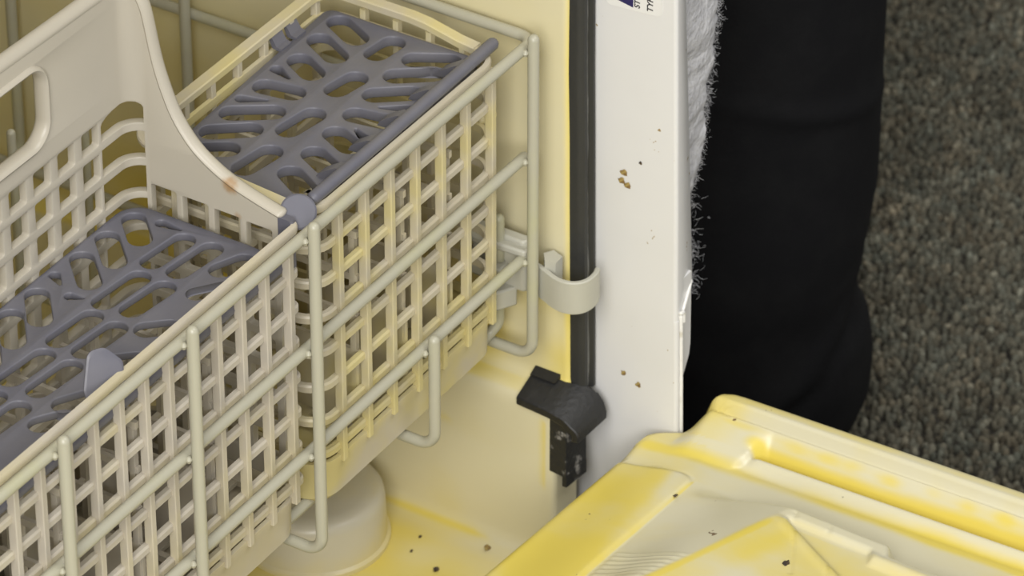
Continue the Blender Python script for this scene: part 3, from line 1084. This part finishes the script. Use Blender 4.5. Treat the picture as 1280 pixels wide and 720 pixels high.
# rounded inner cups that show pale through the left lid
for (x, y, z, q) in ((-1.02, 0.50, -0.62, 20), (-1.28, 0.35, -0.70, -15), (-1.0, 0.86, -0.75, 35), (-1.62, 0.42, -0.66, 10)):
    mb = MB()
    P = []
    for k in range(9):
        a = math.radians(-60 + 15 * k)
        P.append((x + 0.15 * math.cos(a + math.radians(q)), y + 0.15 * math.sin(a + math.radians(q))))
    mb.sweep(P, [(0.01, z - 0.5), (0.01, z), (-0.01, z), (-0.01, z - 0.5)], closed=False)
    mb.build('curved_divider', M_basket, bk, angle=40)
pg = MB()
pg.tube([(1.89, 0.20, -0.45), (1.955, 0.18, -0.45)], 0.026, 12)
pg = pg.build('peg', M_basket_y, bk, angle=40)
for dz in (-0.4, -0.8):
    copy_at(pg, (0, 0, dz))

# handle: a tall panel along the back that turns the corner and falls to the front rim
UA, RC = 0.75, 0.12
UB = UA + RC * math.pi / 2
def hmap(u, w):
    if u < UA:
        return Vector((0.075 - w, 0.18 + u))
    if u < UB:
        a = (u - UA) / RC
        c = Vector((0.075 - RC, 0.18 + UA))
        return c + Vector((math.cos(a), math.sin(a))) * (RC - w)
    return Vector((0.075 - RC - (u - UB), 0.18 + UA + RC - w))
def ux(X):
    return UB + (0.075 - RC - X)
prof = [(0.0, 0.035), (0.12, 0.066), (0.26, 0.108), (0.38, 0.165), (0.48, 0.235), (0.555, 0.32), (0.61, 0.41), (0.655, 0.52), (0.69, 0.63), (0.715, 0.74), (0.735, 0.85), (0.755, 0.94), (0.785, 1.01), (0.83, 1.055), (0.90, 1.08), (1.0, 1.09), (1.4, 1.10), (2.2, 1.12), (3.0, 1.12), (3.2, 1.07), (3.26, 0.9), (3.28, 0.6), (3.30, 0.3), (3.30, 0.04)]
# smooth profile
PP = [Vector((a, b)) for a, b in prof]
prf = []
for i in range(len(PP) - 1):
    a = PP[max(i - 1, 0)]; b = PP[i]; c = PP[i + 1]; d = PP[min(i + 2, len(PP) - 1)]
    for k in range(4):
        t = k / 4
        prf.append(0.5 * ((2 * b) + (-a + c) * t + (2 * a - 5 * b + 4 * c - d) * t * t + (-a + 3 * b - 3 * c + d) * t ** 3))
prf.append(PP[-1])
outer = [(p.x, p.y) for p in prf] + [(3.3, -1.58), (0.0, -1.58)]
holes = []
def rhole(u0, u1, v0, v1, r=0.012):
    holes.append([(p[0], p[1]) for p in rrect(u0, u1, v0, v1, r, 3)])
for k in range(5):                                   # slots of the part that runs front to back
    y1 = 0.935 - 0.187 * k
    y0 = y1 - 0.150
    if y0 > 0.18:
        rhole(y0 - 0.18, y1 - 0.18, -0.30, -0.062 - 0.006 * k)
        for q in range(6):
            rhole(y0 - 0.18, y1 - 0.18, -0.49 - 0.19 * q, -0.35 - 0.19 * q)
hg = []                                              # grip opening
gx0, gx1 = ux(-0.605), ux(-2.35)
hg = [(p[0], p[1]) for p in rrect(gx0, gx1, 0.53, 0.975, 0.13, 8)]
holes.append(hg)
rows = [(0.278, 0.405)] + [(0.088 - 0.19 * k, 0.228 - 0.19 * k) for k in range(9)]
xc = [-0.285 - 0.192 * k for k in range(13)]
for x in xc:
    for a, b in rows:
        rhole(ux(x) - 0.066, ux(x) + 0.066, a, b)
def arch(u0, u1, v0, v1, rise):
    L = [(u0, v0), (u1, v0), (u1, v1 - rise * 0.6)]
    for k in range(1, 8):
        a = math.pi * k / 8
        L.append(((u0 + u1) / 2 + (u1 - u0) / 2 * math.cos(a), v1 - rise * 0.6 + rise * 0.6 * math.sin(a)))
    L.append((u0, v1 - rise * 0.6))
    holes.append(L)
uc0, uc1 = UA + 0.035, ux(-0.195)
arch(uc0, uc1, 0.285, 0.415, 0.07)
arch(uc0, uc1, 0.085, 0.235, 0.0)
arch(uc0, uc1, -0.115, 0.035, 0.0)
for k in range(7):
    arch(uc0, uc1, -0.302 - 0.19 * k, -0.155 - 0.19 * k, 0.0)
bm = plate(outer, holes, 0.045, 0.006)
for k in range(17):
    u = UA + (UB - UA) * k / 16
    bmesh.ops.bisect_plane(bm, geom=list(bm.verts) + list(bm.edges) + list(bm.faces), plane_co=(u, 0, 0), plane_no=(1, 0, 0))
for k in range(20):
    bmesh.ops.bisect_plane(bm, geom=list(bm.verts) + list(bm.edges) + list(bm.faces), plane_co=(0.12 + 0.018 * k, 0, 0), plane_no=(1, 0, 0))
for k in range(14):
    bmesh.ops.bisect_plane(bm, geom=[g_ for g_ in list(bm.verts) + list(bm.edges) + list(bm.faces)], plane_co=(0, -0.08 + 0.02 * k, 0), plane_no=(0, 1, 0))
def bend(v):
    p = hmap(v.x, v.z)
    return Vector((p.x, p.y, v.y))
hb = bm_to_mb(bm, bend)
def p3(u, v, w=0.0):
    p = hmap(u, w)
    return Vector((p.x, p.y, v))
edge = []
for i, p in enumerate(prf):
    edge.append(p3(p.x, p.y - 0.006))
hb.tube(edge, 0.021, 12, flat=1.8)
hb.tube([p3(a, b) for a, b in hg], 0.022, 12, closed=True, flat=2.0)
def hstain(p):
    d = (Vector(p) - Vector((0.05, 0.46, 0.10))).length
    d2 = (Vector(p) - Vector((0.05, 0.42, -0.06))).length
    return max(0.9 - 0.9 * smooth01(d, 0.01, 0.10), 0.7 * (1 - smooth01(d2, 0.01, 0.05)), 0.2 * (1 - smooth01(abs(p[1] - .44), .02, .08)) * (1 if p[2] < 0.12 and p[0] > 0 else 0))
# a finer mesh near the mark so the stain can show
hd = hb.build('handle', M_handle, bk, stain=hstain, angle=40)
hd['label'] = 'tall cream handle panel with a rust mark'

# ------------------------------------------------------------------ grey lids
def SH(L, e):
    out = []
    for a, b, c, d in L:
        l = math.hypot(c - a, d - b)
        ux_, uy_ = (c - a) / l * e, (d - b) / l * e
        out.append((a + ux_, b + uy_, c - ux_, d - uy_))
    return out
L1 = SH([(1.770, 0.995, 1.672, 0.804), (1.575, 0.985, 1.476, 0.797), (1.364, 0.963, 1.282, 0.809), (1.061, 0.976, 1.093, 0.787), (0.766, 0.976, 0.903, 0.777), (0.573, 0.962, 0.713, 0.782), (0.783, 0.64, 0.997, 0.606), (1.212, 0.642, 1.383, 0.612), (1.597, 0.657, 1.760, 0.637), (1.660, 0.478, 1.765, 0.295), (1.482, 0.473, 1.616, 0.297), (1.28, 0.465, 1.412, 0.295), (1.086, 0.45, 1.121, 0.259), (0.904, 0.439, 0.833, 0.28), (0.7, 0.428, 0.62, 0.265), (0.498, 0.428, 0.406, 0.261), (0.388, 0.633, 0.607, 0.598), (0.412, 0.92, 0.511, 0.778)], 0.02)
T1 = [(1.228, 1.000, 1.190, 0.900), (0.911, 0.994, 0.965, 0.877), (1.274, 0.251, 1.212, 0.365), (0.926, 0.247, 0.984, 0.357)]
L2 = [(-0.112, 0.925, -0.236, 0.796), (-0.309, 0.941, -0.456, 0.787), (-0.514, 0.942, -0.663, 0.785), (-0.363, 0.639, -0.129, 0.614), (-0.363, 0.486, -0.119, 0.458), (-0.759, 0.638, -0.498, 0.613), (-0.740, 0.490, -0.503, 0.463), (-0.245, 0.322, -0.115, 0.266), (-0.472, 0.306, -0.34, 0.209), (-0.874, 0.942, -1.031, 0.806), (-1.079, 0.942, -1.243, 0.803), (-1.122, 0.637, -0.88, 0.615), (-1.129, 0.484, -0.895, 0.463), (-1.488, 0.64, -1.252, 0.62), (-1.49, 0.48, -1.256, 0.46), (-0.833, 0.341, -0.748, 0.250), (-1.865, 0.64, -1.634, 0.615), (-1.865, 0.488, -1.644, 0.469), (-1.517, 0.314, -1.402, 0.246), (-1.699, 0.314, -1.596, 0.246), (-1.28, 0.942, -1.44, 0.80), (-1.49, 0.942, -1.65, 0.80), (-1.12, 0.314, -1.04, 0.23), (-2.25, 0.64, -2.02, 0.62), (-2.25, 0.48, -2.02, 0.46), (-1.70, 0.942, -1.86, 0.80)]
T2 = [(-0.070, 0.79, -0.066, 0.68), (-0.70, 0.965, -0.745, 0.90), (-0.80, 0.80, -0.78, 0.74)]
def lid(x0, x1, y0, y1, zt, t, slots, taps, rs, rt, corner, skew):
    hs = [stadium(a, b, c, d, rs) for a, b, c, d in slots] + [stadium(a, b, c, d, rt, 0.008) for a, b, c, d in taps]
    bm = plate([(p[0], p[1] + (skew * (p[0] - x0) / (x1 - x0) if p[1] > 0.6 else 0)) for p in rrect(x0, x1, y0, y1, corner, 6)], hs, t, 0.007)
    return bm_to_mb(bm, lambda v: Vector((v.x, v.y, zt - t / 2 + v.z)))
l1 = lid(0.235, 1.850, 0.175, 1.03, -0.06, 0.062, L1, T1, 0.066, 0.034, 0.06, 0.075)
lid1 = l1.build('lid', M_lid, bk, angle=50)
lid1['label'] = 'grey slotted lid over the right compartment'
lb = MB()
lb.tube([(0.275, 0.130, 0.018), (0.6, 0.130, 0.018), (1.2, 0.132, 0.018), (1.895, 0.140, 0.02)], 0.034, 12)
lb.build('lid_bar', M_lid, lid1, angle=60)
for x in (1.66, 1.40, 1.12, 0.86, 0.57):
    mb = MB()
    mb.prism([(0.14, 0.030), (0.14, -0.06), (0.30, -0.075), (0.285, -0.045), (0.25, -0.02), (0.185, 0.022)], 'x', x - 0.035, x + 0.035)
    mb.build('bracket', M_lid, lid1, angle=30)
for x in (1.42, 1.55):
    mb = MB()
    mb.prism([(1.07, -0.07), (1.125, -0.06), (1.15, 0.0), (1.13, 0.005), (1.10, -0.045), (1.07, -0.05)], 'x', x - 0.045, x + 0.045)
    mb.build('latch_tab', M_lid, lid1, angle=30)
l2 = lid(-3.05, 0.005, 0.165, 1.024, -0.17, 0.045, SH(L2, 0.006), T2, 0.061, 0.03, 0.13, 0.0)
lid2 = l2.build('lid', M_lid, bk, angle=50)
lid2['label'] = 'grey slotted lid over the left compartment'
lb = MB()
lb.tube([(-3.0, 0.15, -0.205), (-0.02, 0.15, -0.205)], 0.05, 12)
lb.build('lid_bar', M_lid, lid2, angle=60)
def paddle(c, r, tilt, yaw, parent, stem):
    """round thumb tab, facing the front and leaning back"""
    mb = MB()
    n = 28
    t = 0.02
    nrm = Matrix.Rotation(yaw, 3, 'Z') @ Vector((0, -math.cos(tilt), math.sin(tilt)))
    ax = nrm.cross(Vector((0, 0, 1))).normalized()
    up = ax.cross(nrm)
    if up.z < 0:
        up = -up
    c = Vector(c)
    pts = []
    if stem == 'disc':
        pts = [(r * math.cos(2 * math.pi * k / n), r * math.sin(2 * math.pi * k / n)) for k in range(n)]
    else:
        L = fillet([Vector((-r * .85, -r, 0)), Vector((-r * 1.05, r * .65, 0)), Vector((-r * .35, r * 1.45, 0)), Vector((r * .45, r * 1.45, 0)), Vector((r * .98, -r * .2, 0)), Vector((r * .9, -r, 0))], r * .45, 7)
        pts = [(p.x, p.y) for p in L]
    rings = [(0.90, t / 2), (1.0, t * .25), (1.0, -t * .25), (0.90, -t / 2)]
    vs, fs = [], []
    for s, w in rings:
        for (a, b) in pts:
            vs.append(c + ax * (a * s) + up * (b * s) + nrm * w)
    k = len(pts)
    for i in range(3):
        for j in range(k):
            fs.append((i * k + j, i * k + (j + 1) % k, (i + 1) * k + (j + 1) % k, (i + 1) * k + j))
    fs.append(tuple(range(k))); fs.append(tuple(3 * k + j for j in range(k - 1, -1, -1)))
    mb.add(vs, fs)
    return mb, ax, up, nrm
mb, ax, up, nrm = paddle((0.145, 0.13, 0.012), 0.090, math.radians(48), math.radians(-50), lid1, 'disc')
mb.cbox(0.045, 0.085, 0.10, 0.19, -0.30, 0.02, 0.01)
t1 = mb.build('thumb_tab', M_lid, lid1, angle=20)
t1['label'] = 'round grey thumb tab'
mb, ax, up, nrm = paddle((-1.43, 0.14, -0.02), 0.105, math.radians(25), math.radians(-32), lid2, 'tab')
mb.box(-1.60, -1.36, 0.10, 0.20, -0.13, -0.105)
mb.box(-1.60, -1.57, 0.10, 0.20, -0.20, -0.105)
t2 = mb.build('thumb_tab', M_lid, lid2, angle=20)
t2['label'] = 'grey half round thumb tab'

# ------------------------------------------------------------------ person: leg in black trousers
pe = thing('person', 'person in black trousers standing beside the white frame, leg only in view', 'person', (5.2, 0.7, -4.7))
RINGS = [(3.2, 5.21, 0.73, 0.80), (2.5, 5.215, 0.717, 0.798), (1, 5.236, 0.684, 0.824), (0, 5.25, 0.662, 0.841), (-0.8, 5.259, 0.647, 0.855), (-1.2, 5.261, 0.644, 0.862), (-1.6, 5.263, 0.642, 0.869), (-2, 5.259, 0.648, 0.876), (-2.3, 5.255, 0.653, 0.88), (-2.6, 5.254, 0.656, 0.886), (-2.8, 5.251, 0.661, 0.89), (-2.95, 5.242, 0.674, 0.892), (-3.1, 5.233, 0.688, 0.894), (-3.3, 5.218, 0.713, 0.898), (-3.5, 5.197, 0.746, 0.901), (-3.6, 5.193, 0.75, 0.903), (-3.7, 5.204, 0.735, 0.905), (-3.9, 5.241, 0.676, 0.908), (-4.1, 5.252, 0.659, 0.912), (-4.3, 5.250, 0.662, 0.910), (-4.45, 5.235, 0.687, 0.895), (-4.58, 5.21, 0.72, 0.86), (-4.62, 5.20, 0.73, 0.84)]
def ring_at(z):
    for a, b in zip(RINGS, RINGS[1:]):
        if z >= b[0]:
            t = (z - a[0]) / (b[0] - a[0])
            t = t if abs(a[0] - b[0]) > 0.5 else t * t * (3 - 2 * t)
            return [a[i] + (b[i] - a[i]) * t for i in range(4)]
    return RINGS[-1]
tr = MB()
nseg = 96
zz = [3.2 - 0.1 * k for k in range(12)] + [2.0 - 0.05 * k for k in range(133)]
zz = [z for z in zz if z >= -4.62] + [-4.62]
vs, fs = [], []
for z in zz:
    _, cx, cy, r = ring_at(z)
    for k in range(nseg):
        q = 2 * math.pi * k / nseg
        fold = 0.010 * noise.noise((math.cos(q) * 1.6, math.sin(q) * 1.6, z * 1.1)) + 0.006 * noise.noise((math.cos(q) * 4, math.sin(q) * 4, z * 3))
        fq = math.degrees(q)
        # diagonal creases towards the calf and at the knee
        a = (fq - 270)
        fold += 0.034 * math.exp(-((z + 3.85 - 0.008 * (a + 30)) / 0.07) ** 2) * math.exp(-((a + 25) / 45) ** 2)
        fold -= 0.030 * math.exp(-((z + 4.0 - 0.008 * (a + 30)) / 0.06) ** 2) * math.exp(-((a + 25) / 45) ** 2)
        fold += 0.040 * math.exp(-((z + 1.95 + 0.004 * (a + 30)) / 0.06) ** 2) * math.exp(-((a + 20) / 40) ** 2)
        # pressed crease down the front of the leg
        rr = r + fold
        vs.append((cx + rr * math.cos(q), cy + rr * math.sin(q), z))
for i in range(len(zz) - 1):
    for j in range(nseg):
        fs.append((i * nseg + j, i * nseg + (j + 1) % nseg, (i + 1) * nseg + (j + 1) % nseg, (i + 1) * nseg + j))
fs.append(tuple(range(nseg))); fs.append(tuple((len(zz) - 1) * nseg + j for j in range(nseg - 1, -1, -1)))
tr.add(vs, fs)
tr.build('trouser_leg', M_cloth, pe, angle=80)
sh = MB()
vs, fs = [], []
secs = [(1.15, 0.30, 0.42), (0.85, 0.42, 0.55), (0.3, 0.47, 0.62), (-0.3, 0.44, 0.56), (-0.9, 0.50, 0.42), (-1.5, 0.52, 0.34), (-1.9, 0.42, 0.28), (-2.1, 0.22, 0.2)]
for d, w, h in secs:
    for k in range(20):
        q = 2 * math.pi * k / 20
        x = w * math.cos(q); z = max(0.0, h * 0.5 + h * 0.5 * math.sin(q)) if math.sin(q) > -0.6 else 0.0
        # the foot points towards the front-left, under the door
        c, s = math.cos(math.radians(-80)), math.sin(math.radians(-80))
        vs.append((5.2 + x * c - d * s, 0.7 + x * s + d * c, -4.70 + z))
for i in range(len(secs) - 1):
    for j in range(20):
        fs.append((i * 20 + j, i * 20 + (j + 1) % 20, (i + 1) * 20 + (j + 1) % 20, (i + 1) * 20 + j))
fs.append(tuple(range(20))); fs.append(tuple((len(secs) - 1) * 20 + j for j in range(19, -1, -1)))
sh.add(vs, fs)
sh.build('shoe', M_shoe, pe, angle=50)

# ------------------------------------------------------------------ crumbs and residue
def crumb(name, c, r, m, label, axis=None, squash=0.5):
    mb = MB()
    bm = bmesh.new()
    bmesh.ops.create_icosphere(bm, subdivisions=2, radius=1)
    for v in bm.verts:
        k = 1 + 0.9 * noise.noise(v.co * 1.6 + Vector(c) * 7)
        v.co *= k
    bm.verts.index_update()
    vs = []
    for v in bm.verts:
        p = Vector(v.co) * r
        if axis == 'x':
            vs.append((c[0] + p.z * squash, c[1] + p.y, c[2] + p.x))
        else:
            vs.append((c[0] + p.x, c[1] + p.y * 0.8, c[2] + p.z * squash))
    mb.add(vs, [[v.index for v in f.verts] for f in bm.faces])
    bm.free()
    o = mb.build(name, m, origin=c, angle=50)
    o['label'] = label
    o['category'] = 'crumb'
    o['group'] = 'crumbs and residue on the dishwasher'
    return o
crumb('food_crumb', (1.602, 0.318, -3.222), 0.017, M_crumb, 'dark crumb on the tub floor nearest the door edge', squash=0.6)
crumb('food_crumb', (1.80, 0.55, -3.226), 0.010, M_crumb, 'small dark crumb on the tub floor near its side wall', squash=0.6)
crumb('food_crumb', (1.67, 0.52, -3.226), 0.009, M_crumb, 'tiny dark crumb in the middle of the yellow tub floor', squash=0.6)
crumb('food_crumb', (1.905, 0.185, -3.222), 0.020, M_rust, 'pale brown crumb at the foot of the side wall', squash=0.7)
crumb('food_residue', (2.299, -0.405, -0.795), 0.018, M_rust, 'upper brown speck of residue on the white frame', axis='x', squash=0.12)
crumb('food_residue', (2.299, -0.390, -0.850), 0.018, M_rust, 'lower left yellow brown residue on the white frame', axis='x', squash=0.12)
crumb('food_residue', (2.299, -0.425, -0.868), 0.018, M_rust, 'lowest brown residue on the white frame', axis='x', squash=0.12)
crumb('food_residue', (2.299, -0.50, -0.70), 0.009, M_crumb, 'small dark speck right of the residue on the white frame', axis='x', squash=0.12)
crumb('food_residue', (2.299, -0.42, -2.06), 0.014, M_rust, 'brown smear low on the white frame beside the rubber corner piece', axis='x', squash=0.12)
crumb('food_residue', (2.299, -0.51, -2.10), 0.015, M_rust, 'brown smear low on the white frame right of the other smear', axis='x', squash=0.12)
crumb('food_crumb', (1.41, -1.915, -2.112), 0.022, M_crumb, 'black crumb on the raised block of the open door', squash=0.5)
crumb('food_crumb', (1.773, -1.058, -2.268), 0.012, M_crumb, 'dark grit in the seam round the pad of the open door', squash=0.5)
crumb('food_crumb', (2.22, -1.80, -2.262), 0.009, M_crumb, 'tiny dark speck beside the long bead of the open door', squash=0.5)
